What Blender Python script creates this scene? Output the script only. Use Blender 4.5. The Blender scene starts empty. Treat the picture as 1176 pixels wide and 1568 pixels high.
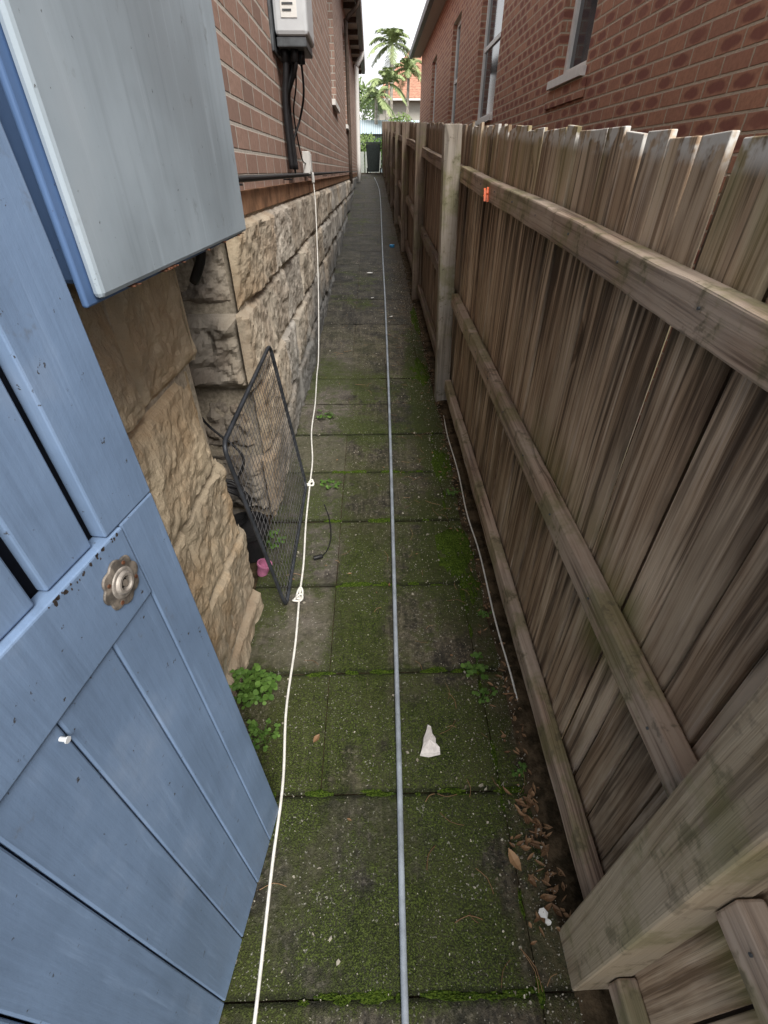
import bpy, math, random
from mathutils import Vector, noise, Matrix
random.seed(7)
R=random.random
def U(a,b): return a+(b-a)*random.random()
sc=bpy.context.scene
S=0.067
def gz(y):
    return S*max(-3.0,min(24.0,y))

# ---------------------------------------------------------------- node helpers
class MT:
    def __init__(s,name,rough=0.8,spec=0.3):
        s.m=bpy.data.materials.new(name); s.m.use_nodes=True
        s.nt=s.m.node_tree; s.b=s.nt.nodes['Principled BSDF']
        s.b.inputs['Roughness'].default_value=rough
        s.b.inputs['Specular IOR Level'].default_value=spec
    def N(s,t,ins=None,**pr):
        n=s.nt.nodes.new(t)
        for k,v in pr.items(): setattr(n,k,v)
        for k,v in (ins or {}).items(): s.put(n.inputs[k],v)
        return n
    def put(s,sock,v):
        if isinstance(v,bpy.types.NodeSocket): s.nt.links.new(v,sock)
        else:
            if sock.type=='RGBA' and len(v)==3: v=(*v,1)
            sock.default_value=v
    def M(s,op,a,b=0.0,c=None,clamp=False):
        n=s.nt.nodes.new('ShaderNodeMath'); n.operation=op; n.use_clamp=clamp
        s.put(n.inputs[0],a); s.put(n.inputs[1],b)
        if c is not None: s.put(n.inputs[2],c)
        return n.outputs[0]
    def MR(s,v,a,b,c=0.0,d=1.0,smooth=True):
        n=s.nt.nodes.new('ShaderNodeMapRange'); n.interpolation_type='SMOOTHSTEP' if smooth else 'LINEAR'
        for i,x in enumerate((v,a,b,c,d)): s.put(n.inputs[i],x)
        return n.outputs[0]
    def MIX(s,f,a,b,bt='MIX'):
        n=s.nt.nodes.new('ShaderNodeMix'); n.data_type='RGBA'; n.blend_type=bt
        s.put(n.inputs[0],f); s.put(n.inputs[6],a); s.put(n.inputs[7],b)
        return n.outputs[2]
    def pos(s):
        g=s.N('ShaderNodeNewGeometry'); return g.outputs['Position']
    def sep(s,v):
        n=s.N('ShaderNodeSeparateXYZ',{0:v}); return n.outputs[0],n.outputs[1],n.outputs[2]
    def comb(s,x,y,z):
        return s.N('ShaderNodeCombineXYZ',{0:x,1:y,2:z}).outputs[0]
    def noise(s,v,sc=5,det=4,r=0.55,dist=0.0):
        n=s.N('ShaderNodeTexNoise',{'Vector':v,'Scale':sc,'Detail':det,'Roughness':r,'Distortion':dist}); return n.outputs[0]
    def vor(s,v,sc=5,feat='F1',out=0,rnd=1.0):
        n=s.N('ShaderNodeTexVoronoi',{'Vector':v,'Scale':sc,'Randomness':rnd},feature=feat); return n.outputs[out]
    def rnd(s):
        return s.N('ShaderNodeAttribute',attribute_name='rnd').outputs['Fac']
    def bump(s,h,strength=0.5,dist=0.01):
        n=s.N('ShaderNodeBump',{'Height':h,'Strength':strength,'Distance':dist})
        s.nt.links.new(n.outputs[0],s.b.inputs['Normal'])
    def col(s,c): s.put(s.b.inputs['Base Color'],c)
    def rough(s,c): s.put(s.b.inputs['Roughness'],c)

def plain(name,c,rough=0.6,metal=0.0,var=0.25,sc=20,spec=0.3,bump=0.0):
    m=MT(name,rough,spec); p=m.pos()
    n=m.noise(p,sc,5,0.6)
    c2=tuple(x*(1-var) for x in c); c3=tuple(min(1,x*(1+var)) for x in c)
    m.col(m.MIX(m.MR(n,0.3,0.7),c2,c3)); m.b.inputs['Metallic'].default_value=metal
    if bump: m.bump(n,bump,0.004)
    return m.m

def wood_mat(name,axis,dark,mid,light,moss=0.0,fence=False,grey=0.0,greyc=(0.40,0.37,0.33)):
    m=MT(name,0.78,0.2); p=m.pos(); x,y,z=m.sep(p); r=m.rnd()
    ro=m.M('MULTIPLY',r,37.0)
    if axis=='Z': al,ac=z,m.M('ADD',y,m.M('MULTIPLY',x,0.8))
    else: al,ac=m.M('ADD',y,0.0),m.M('ADD',m.M('SUBTRACT',z,m.M('MULTIPLY',y,S)),m.M('MULTIPLY',x,0.8))
    kv=m.comb(ac,m.M('MULTIPLY',al,0.30),ro)
    kd=m.vor(kv,5.0)
    k=m.MR(kd,0.0,0.22,1.0,0.0)
    warp=m.noise(m.comb(m.M('MULTIPLY',ac,2.0),m.M('MULTIPLY',al,0.5),ro),1.6,3,0.5)
    ac2=m.M('ADD',m.M('ADD',ac,m.M('MULTIPLY',k,0.035)),m.M('MULTIPLY',warp,0.045))
    g1=m.noise(m.comb(m.M('MULTIPLY',ac2,60.0),m.M('MULTIPLY',al,0.9),ro),1.0,5,0.6)
    g2=m.noise(m.comb(m.M('MULTIPLY',ac2,260.0),m.M('MULTIPLY',al,4.0),ro),1.0,3,0.6)
    blot=m.noise(m.comb(m.M('MULTIPLY',ac,3.0),m.M('MULTIPLY',al,1.2),ro),1.5,4,0.6)
    f=m.M('ADD',m.M('MULTIPLY',g1,0.65),m.M('MULTIPLY',g2,0.35))
    c=m.MIX(m.MR(f,0.38,0.54),dark,mid)
    c=m.MIX(m.MR(m.M('ADD',m.M('MULTIPLY',blot,0.6),m.M('MULTIPLY',g1,0.5)),0.48,0.66),c,light)
    c=m.MIX(m.M('MULTIPLY',m.MR(kd,0.03,0.10,1.0,0.0),0.8),c,tuple(v*0.4 for v in dark))
    c=m.MIX(1.0,c,m.MIX(r,(0.72,0.68,0.63),(1.15,1.12,1.08)),'MULTIPLY')
    if grey: c=m.MIX(m.M('MULTIPLY',m.MR(m.noise(p,3.0,4),0.35,0.65),grey),c,greyc)
    if fence:
        h=m.M('SUBTRACT',z,m.M('MULTIPLY',y,S))
        ns=m.noise(m.comb(m.M('MULTIPLY',y,6.0),m.M('MULTIPLY',z,1.2),ro),1.5,4,0.65)
        ns2=m.noise(m.comb(m.M('MULTIPLY',y,34.0),m.M('MULTIPLY',z,1.3),ro),1.0,4,0.6)
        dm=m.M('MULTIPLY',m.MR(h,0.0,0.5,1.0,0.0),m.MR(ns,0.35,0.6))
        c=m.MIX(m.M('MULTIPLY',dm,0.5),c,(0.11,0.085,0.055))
        c=m.MIX(m.M('MULTIPLY',m.MR(ns,0.54,0.70),0.5),c,(0.12,0.08,0.055))
        c=m.MIX(m.M('MULTIPLY',m.MR(ns2,0.54,0.64),0.8),c,(0.075,0.05,0.035))
        c=m.MIX(m.M('MULTIPLY',m.MR(ns2,0.32,0.43,1.0,0.0),0.5),c,(0.66,0.56,0.46))
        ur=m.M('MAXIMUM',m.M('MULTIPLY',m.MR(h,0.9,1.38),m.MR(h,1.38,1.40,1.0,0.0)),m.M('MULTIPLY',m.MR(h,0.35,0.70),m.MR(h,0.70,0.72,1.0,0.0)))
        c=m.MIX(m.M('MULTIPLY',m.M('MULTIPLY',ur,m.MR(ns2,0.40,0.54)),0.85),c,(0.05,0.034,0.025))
        tp=m.M('MULTIPLY',m.MR(h,1.25,1.6),m.MR(m.noise(m.comb(m.M('MULTIPLY',y,5.0),z,ro),1.0,3),0.42,0.62))
        c=m.MIX(m.M('MULTIPLY',tp,0.5),c,(0.22,0.22,0.09))
        ml=m.M('MULTIPLY',m.M('MULTIPLY',m.MR(h,0.45,0.7),m.MR(h,0.75,0.95,1.0,0.0)),m.MR(m.noise(m.comb(m.M('MULTIPLY',y,2.0),z,3.0),1.3,3),0.47,0.6))
        ml=m.M('MULTIPLY',ml,m.MR(y,0.6,1.6,1.0,0.4))
        c=m.MIX(m.M('MULTIPLY',ml,0.8),c,(0.15,0.16,0.03))
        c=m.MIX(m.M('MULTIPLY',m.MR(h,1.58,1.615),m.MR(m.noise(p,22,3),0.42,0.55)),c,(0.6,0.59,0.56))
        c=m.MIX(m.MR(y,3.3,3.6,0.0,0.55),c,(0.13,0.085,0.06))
    if moss:
        c=m.MIX(m.M('MULTIPLY',m.MR(m.noise(p,4.0,5,0.7),0.48,0.60),moss),c,(0.17,0.18,0.06))
        c=m.MIX(m.M('MULTIPLY',m.MR(m.noise(p,16.0,4,0.7),0.56,0.66),moss),c,(0.09,0.075,0.055))
    m.col(c); m.bump(m.M('SUBTRACT',f,m.M('MULTIPLY',k,0.2)),0.8,0.004)
    return m.m

def brick_mat(name,c1,c2,dk,mortar,bw=0.24,bh=0.086,burn=0.0,stain=0.3):
    m=MT(name,0.85,0.2); p=m.pos(); x,y,z=m.sep(p)
    y=m.M('ADD',y,x)
    zz=m.M('DIVIDE',z,bh); row=m.M('FLOOR',zz); fv=m.M('FRACT',zz)
    c=m.M('ADD',m.M('ADD',m.M('DIVIDE',y,bw),m.M('MULTIPLY',m.M('FLOORED_MODULO',row,2.0),0.5)),40.0)
    cid=m.M('FLOOR',c); fu=m.M('FRACT',c)
    wob=m.M('MULTIPLY',m.M('SUBTRACT',m.noise(p,30,3),0.5),0.05)
    eu=m.M('MULTIPLY',m.M('ADD',m.M('MINIMUM',fu,m.M('SUBTRACT',1.0,fu)),wob),bw)
    ev=m.M('MULTIPLY',m.M('ADD',m.M('MINIMUM',fv,m.M('SUBTRACT',1.0,fv)),wob),bh)
    e=m.M('MINIMUM',eu,ev)
    brick=m.MR(e,0.0048,0.0085)
    w=m.N('ShaderNodeTexWhiteNoise',{'Vector':m.comb(cid,row,0.0)},noise_dimensions='3D')
    r1,r2,r3=m.sep(w.outputs['Color'])
    n=m.noise(p,45,5,0.7); nl=m.noise(p,1.2,4,0.6)
    bc=m.MIX(r1,c1,c2)
    bc=m.MIX(m.M('MULTIPLY',m.MR(n,0.35,0.7),0.4),bc,tuple(v*0.5 for v in c2))
    if burn:
        du=m.M('DIVIDE',m.M('SUBTRACT',fu,0.5),0.42); dv=m.M('DIVIDE',m.M('SUBTRACT',fv,0.5),0.40)
        d=m.M('ADD',m.M('MULTIPLY',du,du),m.M('MULTIPLY',dv,dv))
        d=m.M('ADD',d,m.M('MULTIPLY',m.M('SUBTRACT',m.noise(p,18,3),0.5),1.2))
        mk=m.M('MULTIPLY',m.MR(d,0.35,0.95,1.0,0.0),m.MR(r2,0.3,0.5))
        bc=m.MIX(m.M('MULTIPLY',mk,burn),bc,dk)
    else:
        bc=m.MIX(m.M('MULTIPLY',m.MR(r2,0.75,0.85),0.6),bc,dk)
    col=m.MIX(brick,m.MIX(m.MR(n,0.3,0.7),tuple(v*0.75 for v in mortar),mortar),bc)
    col=m.MIX(m.M('MULTIPLY',m.MR(nl,0.45,0.75),stain),col,(0.14,0.115,0.10))
    m.col(col); m.bump(m.M('ADD',brick,m.M('MULTIPLY',n,0.25)),0.8,0.008)
    return m.m

# ---------------------------------------------------------------- mesh builder
class MB:
    def __init__(s): s.v=[];s.f=[];s.r=[];s.mi=[];s.mats=[];s.cm=0;s.cr=0.5
    def mat(s,m):
        if m not in s.mats: s.mats.append(m)
        s.cm=s.mats.index(m)
    def face(s,idx,r=None):
        s.f.append(idx); s.r.append(s.cr if r is None else r); s.mi.append(s.cm)
    def vert(s,p): s.v.append(tuple(p)); return len(s.v)-1
    def poly(s,pts,r=None): s.face([s.vert(p) for p in pts],r)
    def box(s,x0,x1,y0,y1,z0,z1,fn=None,r=None,shear=0.0):
        ps=[(x,y,z) for z in (z0,z1) for y in (y0,y1) for x in (x0,x1)]
        if fn: ps=[fn(*p) for p in ps]
        if shear: ps=[(p[0],p[1],p[2]+shear*p[1]) for p in ps]
        b=len(s.v); s.v+= [tuple(p) for p in ps]
        for q in ((0,2,3,1),(4,5,7,6),(0,1,5,4),(2,6,7,3),(0,4,6,2),(1,3,7,5)): s.face([b+i for i in q],r)
    def tube(s,pts,r,seg=8,sub=6,closed=False,rad=None):
        pts=[Vector(p) for p in pts]
        if sub>1 and len(pts)>2:
            out=[];n=len(pts)
            rng=range(n) if closed else range(n-1)
            for i in rng:
                if closed: p0,p1,p2,p3=pts[i-1],pts[i],pts[(i+1)%n],pts[(i+2)%n]
                else: p0=pts[max(i-1,0)];p1=pts[i];p2=pts[i+1];p3=pts[min(i+2,n-1)]
                for k in range(sub):
                    t=k/sub
                    out.append(0.5*((2*p1)+(p2-p0)*t+(2*p0-5*p1+4*p2-p3)*t*t+(3*p1-p0-3*p2+p3)*t**3))
            if not closed: out.append(pts[-1])
            pts=out
        n=len(pts);rings=[]
        for i,p in enumerate(pts):
            a=pts[i-1] if (i>0 or closed) else p; b=pts[(i+1)%n] if (i<n-1 or closed) else p
            t=(b-a).normalized()
            up=Vector((0,0,1)) if abs(t.z)<0.9 else Vector((0,1,0))
            if i==0: sd=t.cross(up).normalized()
            else:
                sd=(prev-t*prev.dot(t)).normalized()
            prev=sd
            u2=sd.cross(t)
            rr=r if rad is None else r*(rad[0]+(rad[1]-rad[0])*i/max(1,n-1))
            rings.append([s.vert(p+(sd*math.cos(2*math.pi*k/seg)+u2*math.sin(2*math.pi*k/seg))*rr) for k in range(seg)])
        for i in range(n if closed else n-1):
            A=rings[i];B=rings[(i+1)%n]
            for k in range(seg): s.face([A[k],A[(k+1)%seg],B[(k+1)%seg],B[k]])
        if not closed: s.face(rings[0][::-1]); s.face(rings[-1])
    def cyl(s,c,ax,r,h,seg=24,prof=None):
        ax=Vector(ax).normalized(); c=Vector(c)
        u=ax.orthogonal().normalized(); w=ax.cross(u)
        prof=prof or [(0,0),(r,0),(r,h),(0,h)]
        rings=[]
        for (rr,hh) in prof:
            rings.append([s.vert(c+ax*hh+(u*math.cos(2*math.pi*k/seg)+w*math.sin(2*math.pi*k/seg))*max(rr,1e-4)) for k in range(seg)])
        for A,B in zip(rings,rings[1:]):
            for k in range(seg): s.face([A[k],A[(k+1)%seg],B[(k+1)%seg],B[k]])
    def obj(s,name,parent=None,smooth=False,bevel=0.0,loc=None):
        me=bpy.data.meshes.new(name); me.from_pydata(s.v,[],s.f)
        for m in s.mats: me.materials.append(m)
        me.polygons.foreach_set('material_index',s.mi)
        a=me.attributes.new('rnd','FLOAT','FACE'); a.data.foreach_set('value',s.r)
        if smooth: me.polygons.foreach_set('use_smooth',[True]*len(s.f))
        me.update()
        o=bpy.data.objects.new(name,me); sc.collection.objects.link(o)
        if parent: o.parent=parent
        if bevel:
            b=o.modifiers.new('bev','BEVEL'); b.width=bevel; b.segments=2; b.limit_method='ANGLE'
        return o
def empty(name):
    o=bpy.data.objects.new(name,None); sc.collection.objects.link(o); return o
def sm(t):
    t=max(0,min(1,t)); return t*t*(3-2*t)

def block(mb,fn,a0,a1,b0,b1,res,amp,rec=0.02,soft=0.03,r=None,seed=0.0,lf=1.0):
    na=max(2,int((a1-a0)/res)); nb=max(2,int((b1-b0)/res))
    bulge=U(-0.3,0.6)*amp; tx=U(-1,1)*amp*0.5; ty=U(-1,1)*amp*0.5
    idx=[]
    for j in range(nb+1):
        row=[]
        for i in range(na+1):
            a=a0+(a1-a0)*i/na; b=b0+(b1-b0)*j/nb
            e=min(a-a0,a1-a,b-b0,b1-b)+0.006*noise.noise(Vector((a*14,b*14,seed)))
            k=sm(e/soft)
            p=Vector((a*1.0+seed,b*1.0,seed*3.1))
            n=noise.fractal(p*4.0,0.9,2.1,5)*lf+(abs(noise.noise(p*11.0))*0.55+noise.noise(p*28)*0.28+noise.noise(p*60)*0.14)
            h=-rec*(1-k)+k*(amp*n+bulge+tx*(2*i/na-1)+ty*(2*j/nb-1))
            row.append(mb.vert(fn(a,b,h)))
        idx.append(row)
    rr=R() if r is None else r
    for j in range(nb):
        for i in range(na):
            mb.face([idx[j][i],idx[j][i+1],idx[j+1][i+1],idx[j+1][i]],rr)

# ---------------------------------------------------------------- materials
soil=MT('soil',0.95,0.1); p=soil.pos()
soil.col(soil.MIX(soil.MR(soil.noise(p,14,6,0.7),0.35,0.65),(0.022,0.017,0.010),(0.10,0.073,0.045)))
soil.bump(soil.noise(p,40,5),0.8,0.01); soil=soil.m
JY=[-2.5,-1.6,-0.7,-0.25,0.2,0.65,1.075,1.52,1.97,2.42,2.87]

def path_material():
    m=MT('mossy_concrete',0.85,0.25); p=m.pos(); x,y,z=m.sep(p); r=m.rnd()
    big=m.noise(p,1.7,5,0.6); mid=m.noise(p,7,7,0.72); fine=m.noise(p,70,4,0.7); vf=m.noise(p,220,3,0.7)
    m2=m.noise(p,22,5,0.7)
    str_=m.noise(m.comb(m.M('MULTIPLY',x,34.0),m.M('MULTIPLY',y,2.5),0.0),1.0,4,0.65)
    c=m.MIX(m.MR(mid,0.38,0.62),(0.021,0.020,0.016),(0.098,0.087,0.067))
    c=m.MIX(m.M('MULTIPLY',m.MR(str_,0.48,0.64),0.5),c,(0.145,0.13,0.098))
    c=m.MIX(m.M('MULTIPLY',m.MR(fine,0.50,0.68),0.65),c,(0.22,0.20,0.16))
    c=m.MIX(m.M('MULTIPLY',m.MR(m2,0.36,0.5,1.0,0.0),0.6),c,(0.012,0.012,0.009))
    c=m.MIX(m.M('MULTIPLY',m.MR(fine,0.28,0.46,1.0,0.0),0.7),c,(0.010,0.010,0.008))
    c=m.MIX(1.0,c,m.MIX(r,(0.75,0.75,0.77),(1.2,1.16,1.1)),'MULTIPLY')
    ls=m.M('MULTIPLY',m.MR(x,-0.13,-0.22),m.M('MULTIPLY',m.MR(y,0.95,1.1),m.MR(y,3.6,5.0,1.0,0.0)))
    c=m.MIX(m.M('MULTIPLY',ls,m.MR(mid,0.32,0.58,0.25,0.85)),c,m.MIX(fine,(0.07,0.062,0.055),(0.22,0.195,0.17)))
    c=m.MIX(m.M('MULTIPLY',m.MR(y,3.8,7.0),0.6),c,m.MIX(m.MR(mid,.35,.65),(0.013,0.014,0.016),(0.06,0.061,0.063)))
    br=m.M('MULTIPLY',m.MR(m.M('ADD',x,m.M('MULTIPLY',mid,0.5)),0.45,0.72),m.MR(fine,0.3,0.6))
    c=m.MIX(m.M('MULTIPLY',br,0.7),c,(0.11,0.08,0.048))
    def spot(cx,cy,rx,ry):
        dx=m.M('DIVIDE',m.M('SUBTRACT',x,cx),rx); dy=m.M('DIVIDE',m.M('SUBTRACT',y,cy),ry)
        return m.MR(m.M('ADD',m.M('MULTIPLY',dx,dx),m.M('MULTIPLY',dy,dy)),0.0,1.0,1.0,0.0)
    hs=m.M('MAXIMUM',spot(-0.08,1.3,0.16,0.65),spot(0.38,1.75,0.20,0.6)); hs=m.M('MAXIMUM',hs,spot(0.40,3.6,0.17,1.8)); hs=m.M('MAXIMUM',hs,spot(-0.25,0.8,0.18,0.35)); hs=m.M('MAXIMUM',hs,spot(0.25,0.75,0.25,0.3)); hs=m.M('MAXIMUM',hs,spot(0.1,0.3,0.35,0.15))
    # moss follows the slab joints
    jm=None
    for j in JY[3:]:
        d=m.MR(m.M('ABSOLUTE',m.M('SUBTRACT',y,j)),0.0,0.05,1.0,0.0); jm=d if jm is None else m.M('MAXIMUM',jm,d)
    ms=m.M('ADD',m.M('MULTIPLY',big,0.50),m.M('MULTIPLY',mid,0.36)); ms=m.M('ADD',ms,m.M('MULTIPLY',m2,0.25))
    ms=m.M('ADD',ms,m.M('MULTIPLY',hs,0.15)); ms=m.M('ADD',ms,m.M('MULTIPLY',jm,0.05))
    ms=m.M('ADD',ms,m.MR(y,2.8,5.5,0.045,-0.03))
    mm=m.M('MULTIPLY',m.MR(ms,0.55,0.67),m.MR(vf,0.30,0.6,0.45,1.0))
    mossc=m.MIX(m.MR(vf,0.35,0.65),(0.014,0.026,0.004),(0.088,0.125,0.018))
    c=m.MIX(m.M('MULTIPLY',mm,0.85),c,mossc)
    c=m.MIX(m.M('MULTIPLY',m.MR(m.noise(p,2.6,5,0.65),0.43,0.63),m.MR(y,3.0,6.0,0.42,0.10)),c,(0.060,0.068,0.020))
    jd=m.MR(jm,0.75,0.95)
    c=m.MIX(m.M('MULTIPLY',jd,0.6),c,(0.012,0.013,0.008))
    sp=m.M('MULTIPLY',m.MR(m.noise(p,130,2,0.5),0.65,0.69),m.MR(mid,0.42,0.58))
    c=m.MIX(m.M('MULTIPLY',sp,0.8),c,(0.40,0.39,0.34))
    m.col(c); m.rough(m.MR(mid,0.3,0.7,0.5,0.95))
    m.bump(m.M('ADD',m.M('ADD',fine,m.M('MULTIPLY',mm,0.8)),m.M('ADD',m.M('MULTIPLY',vf,0.5),m2)),1.0,0.006)
    return m.m
m_path=path_material()

def stone_material():
    m=MT('sandstone',0.9,0.15); p=m.pos(); x,y,z=m.sep(p); r=m.rnd()
    n1=m.noise(p,5,6,0.65); n2=m.noise(p,40,5,0.7); n3=m.noise(p,1.4,3)
    warm=m.MIX(m.MR(n1,0.35,0.65),(0.42,0.31,0.20),(0.59,0.49,0.35))
    gr=m.MIX(m.MR(n1,0.35,0.65),(0.30,0.28,0.255),(0.50,0.475,0.435))
    f=m.M('ADD',m.MR(y,1.3,3.2,0.0,0.8),m.M('MULTIPLY',m.M('SUBTRACT',r,0.5),0.6),clamp=True)
    c=m.MIX(f,warm,gr)
    c=m.MIX(m.M('MULTIPLY',m.MR(n2,0.5,0.75),0.3),c,(0.25,0.18,0.11))
    st=m.M('MULTIPLY',m.MR(n3,0.42,0.60),m.MR(n1,0.35,0.6))
    c=m.MIX(m.M('MULTIPLY',st,0.4),c,(0.17,0.15,0.125))
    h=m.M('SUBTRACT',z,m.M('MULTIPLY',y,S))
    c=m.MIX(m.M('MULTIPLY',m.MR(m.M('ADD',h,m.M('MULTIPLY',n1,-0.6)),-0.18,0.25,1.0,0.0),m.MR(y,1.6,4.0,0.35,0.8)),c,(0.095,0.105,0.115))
    c=m.MIX(m.MR(x,-0.58,-0.68,0.0,0.5),c,(0.15,0.14,0.135))  # recess shade put into the stone colour, darker with depth
    m.col(c); m.bump(m.M('ADD',n2,m.M('MULTIPLY',m.noise(p,130,3),0.4)),0.8,0.007)
    return m.m
m_stone=stone_material()
m_mortar=plain('lime_mortar',(0.38,0.33,0.26),0.95,var=0.3,sc=60)
m_brickL=brick_mat('brown_brick',(0.48,0.325,0.265),(0.40,0.26,0.21),(0.27,0.185,0.155),(0.62,0.58,0.52),stain=0.08)
m_brickR=brick_mat('red_brick',(0.50,0.26,0.17),(0.42,0.215,0.15),(0.21,0.075,0.065),(0.58,0.48,0.37),burn=0.75,stain=0.08)
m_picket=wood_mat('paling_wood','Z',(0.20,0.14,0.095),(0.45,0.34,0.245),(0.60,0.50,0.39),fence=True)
m_rail=wood_mat('rail_wood','Y',(0.16,0.11,0.085),(0.41,0.31,0.24),(0.56,0.46,0.38),grey=0.3,moss=0.5)
m_post=wood_mat('post_wood','Z',(0.17,0.13,0.085),(0.35,0.28,0.19),(0.46,0.39,0.29),grey=0.3,moss=0.4)
m_postg=wood_mat('grey_post_wood','Z',(0.17,0.15,0.125),(0.34,0.31,0.27),(0.45,0.42,0.38),grey=0.5,moss=0.5,greyc=(0.36,0.35,0.33))
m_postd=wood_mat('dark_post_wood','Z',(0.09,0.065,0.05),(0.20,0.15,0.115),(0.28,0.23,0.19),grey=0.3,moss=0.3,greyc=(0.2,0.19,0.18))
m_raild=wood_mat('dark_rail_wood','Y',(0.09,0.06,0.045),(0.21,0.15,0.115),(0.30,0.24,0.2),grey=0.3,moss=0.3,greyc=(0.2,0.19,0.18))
m_white=plain('white_paint',(0.80,0.80,0.78),0.5,var=0.04)
m_glass=plain('window_glass',(0.05,0.06,0.07),0.08,var=0.1,spec=0.6)
m_black=plain('black_plastic',(0.018,0.018,0.02),0.45,var=0.2)
m_dark=plain('dark_void',(0.02,0.018,0.016),0.95)
m_grey=plain('grey_plastic',(0.60,0.63,0.66),0.45,var=0.04)
m_greyd=plain('dark_grey_plastic',(0.10,0.11,0.12),0.5)
m_brown=plain('brown_gutter_paint',(0.10,0.075,0.06),0.5)
m_rustb=plain('red_brown_strip',(0.30,0.17,0.10),0.8,var=.4,sc=8)
m_cream=plain('soffit_paint',(0.45,0.42,0.36),0.7,var=0.08)
m_cord=plain('white_cord',(0.74,0.73,0.69),0.5,var=0.15,sc=40)
m_hose=plain('grey_conduit',(0.30,0.34,0.39),0.4,var=0.25,sc=12)
def tile_mat(name,c):
    m=MT(name,0.8,0.2); p=m.pos(); x,y,z=m.sep(p)
    w=m.M('ABSOLUTE',m.M('SINE',m.M('MULTIPLY',y,14.0))); w2=m.M('FRACT',m.M('MULTIPLY',z,5.0))
    n=m.noise(p,6,4)
    cc=m.MIX(m.MR(n,0.3,0.7),tuple(v*0.6 for v in c),c)
    cc=m.MIX(m.M('MULTIPLY',m.MR(w2,0.0,0.2,1.0,0.0),0.6),cc,(0.05,0.03,0.02))
    m.col(cc); m.bump(m.M('ADD',w,w2),0.7,0.04); return m.m
m_tile=tile_mat('terracotta_tile',(0.40,0.15,0.09))
def blue_paint(name,c,wear=0.5,streak=True):
    m=MT(name,0.55,0.35); p=m.pos(); x,y,z=m.sep(p)
    n=m.noise(p,2.5,5,0.6); st=m.noise(m.comb(m.M('MULTIPLY',y,50.0),m.M('MULTIPLY',x,50.0),m.M('MULTIPLY',z,2.2)),1.0,4,0.6)
    f=m.noise(p,60,4,0.7)
    cc=m.MIX(m.MR(n,0.3,0.7),tuple(v*0.82 for v in c),tuple(v*1.12 for v in c))
    cc=m.MIX(m.M('MULTIPLY',m.MR(st,0.5,0.75),0.30*wear),cc,tuple(v*0.5 for v in c))
    cc=m.MIX(m.M('MULTIPLY',m.MR(st,0.28,0.42,1.0,0.0),0.28*wear),cc,tuple(min(1,v*1.4+0.05) for v in c))
    dn=m.noise(p,9,5,0.75)
    cc=m.MIX(m.M('MULTIPLY',m.MR(dn,0.60,0.72),0.55*wear),cc,(0.12,0.12,0.115))
    cc=m.MIX(m.M('MULTIPLY',m.MR(m.noise(p,5.0,4,0.6),0.55,0.75),0.25*wear),cc,tuple(min(1,v*0.6+0.2) for v in c))
    cc=m.MIX(m.M('MULTIPLY',m.MR(f,0.66,0.72),wear),cc,(0.045,0.04,0.035))
    m.col(cc); m.rough(m.MR(n,0.3,0.7,0.42,0.7)); m.bump(m.M('ADD',st,m.M('MULTIPLY',f,0.4)),0.3*(1 if streak else 0.4),0.003)
    return m.m
m_gate=blue_paint('blue_gate_paint',(0.165,0.245,0.385),1.0)
m_slot_shade=plain('gate_slot_shade',(0.012,0.016,0.028),0.8)  # near-black colour stands in for the shade behind the gate slots
m_cab=blue_paint('faded_blue_cabinet_paint',(0.34,0.405,0.46),0.8,False)
m_cabs=blue_paint('blue_cabinet_paint',(0.09,0.165,0.33),0.6,False)

# ---------------------------------------------------------------- ground
mb=MB(); mb.mat(soil)
xs=[-400,-3,3,400]; ys=[-400,-3,24,400]
gi=[[mb.vert((x,y,gz(y)-0.012)) for x in xs] for y in ys]
for j in range(3):
    for i in range(3): mb.face([gi[j][i],gi[j][i+1],gi[j+1][i+1],gi[j+1][i]])
mb.obj('ground')

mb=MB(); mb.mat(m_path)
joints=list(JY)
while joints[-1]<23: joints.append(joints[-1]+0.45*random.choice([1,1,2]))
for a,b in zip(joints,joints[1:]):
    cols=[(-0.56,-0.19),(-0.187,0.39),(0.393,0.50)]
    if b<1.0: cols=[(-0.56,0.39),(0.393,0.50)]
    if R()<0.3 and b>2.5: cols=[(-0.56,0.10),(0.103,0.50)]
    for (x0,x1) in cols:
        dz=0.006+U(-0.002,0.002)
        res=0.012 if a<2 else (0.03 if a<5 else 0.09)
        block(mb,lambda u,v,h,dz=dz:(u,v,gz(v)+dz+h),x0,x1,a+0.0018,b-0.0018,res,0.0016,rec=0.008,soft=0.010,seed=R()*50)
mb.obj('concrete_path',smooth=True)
mb=MB(); mb.mat(soil)
n=260; rows=[]
for j in range(n+1):
    y=-2.5+26*j/n
    rows.append([mb.vert((x+U(-.010,.010),y,gz(y)+zz+0.006*noise.noise(Vector((x*20,y*9,0))))) for x,zz in ((0.465,0.003),(0.505,0.016),(0.545,0.022),(0.60,0.012))])
for j in range(n):
    for i in range(3): mb.face([rows[j][i],rows[j][i+1],rows[j+1][i+1],rows[j+1][i]])
mb.obj('soil_verge',smooth=True)

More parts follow.
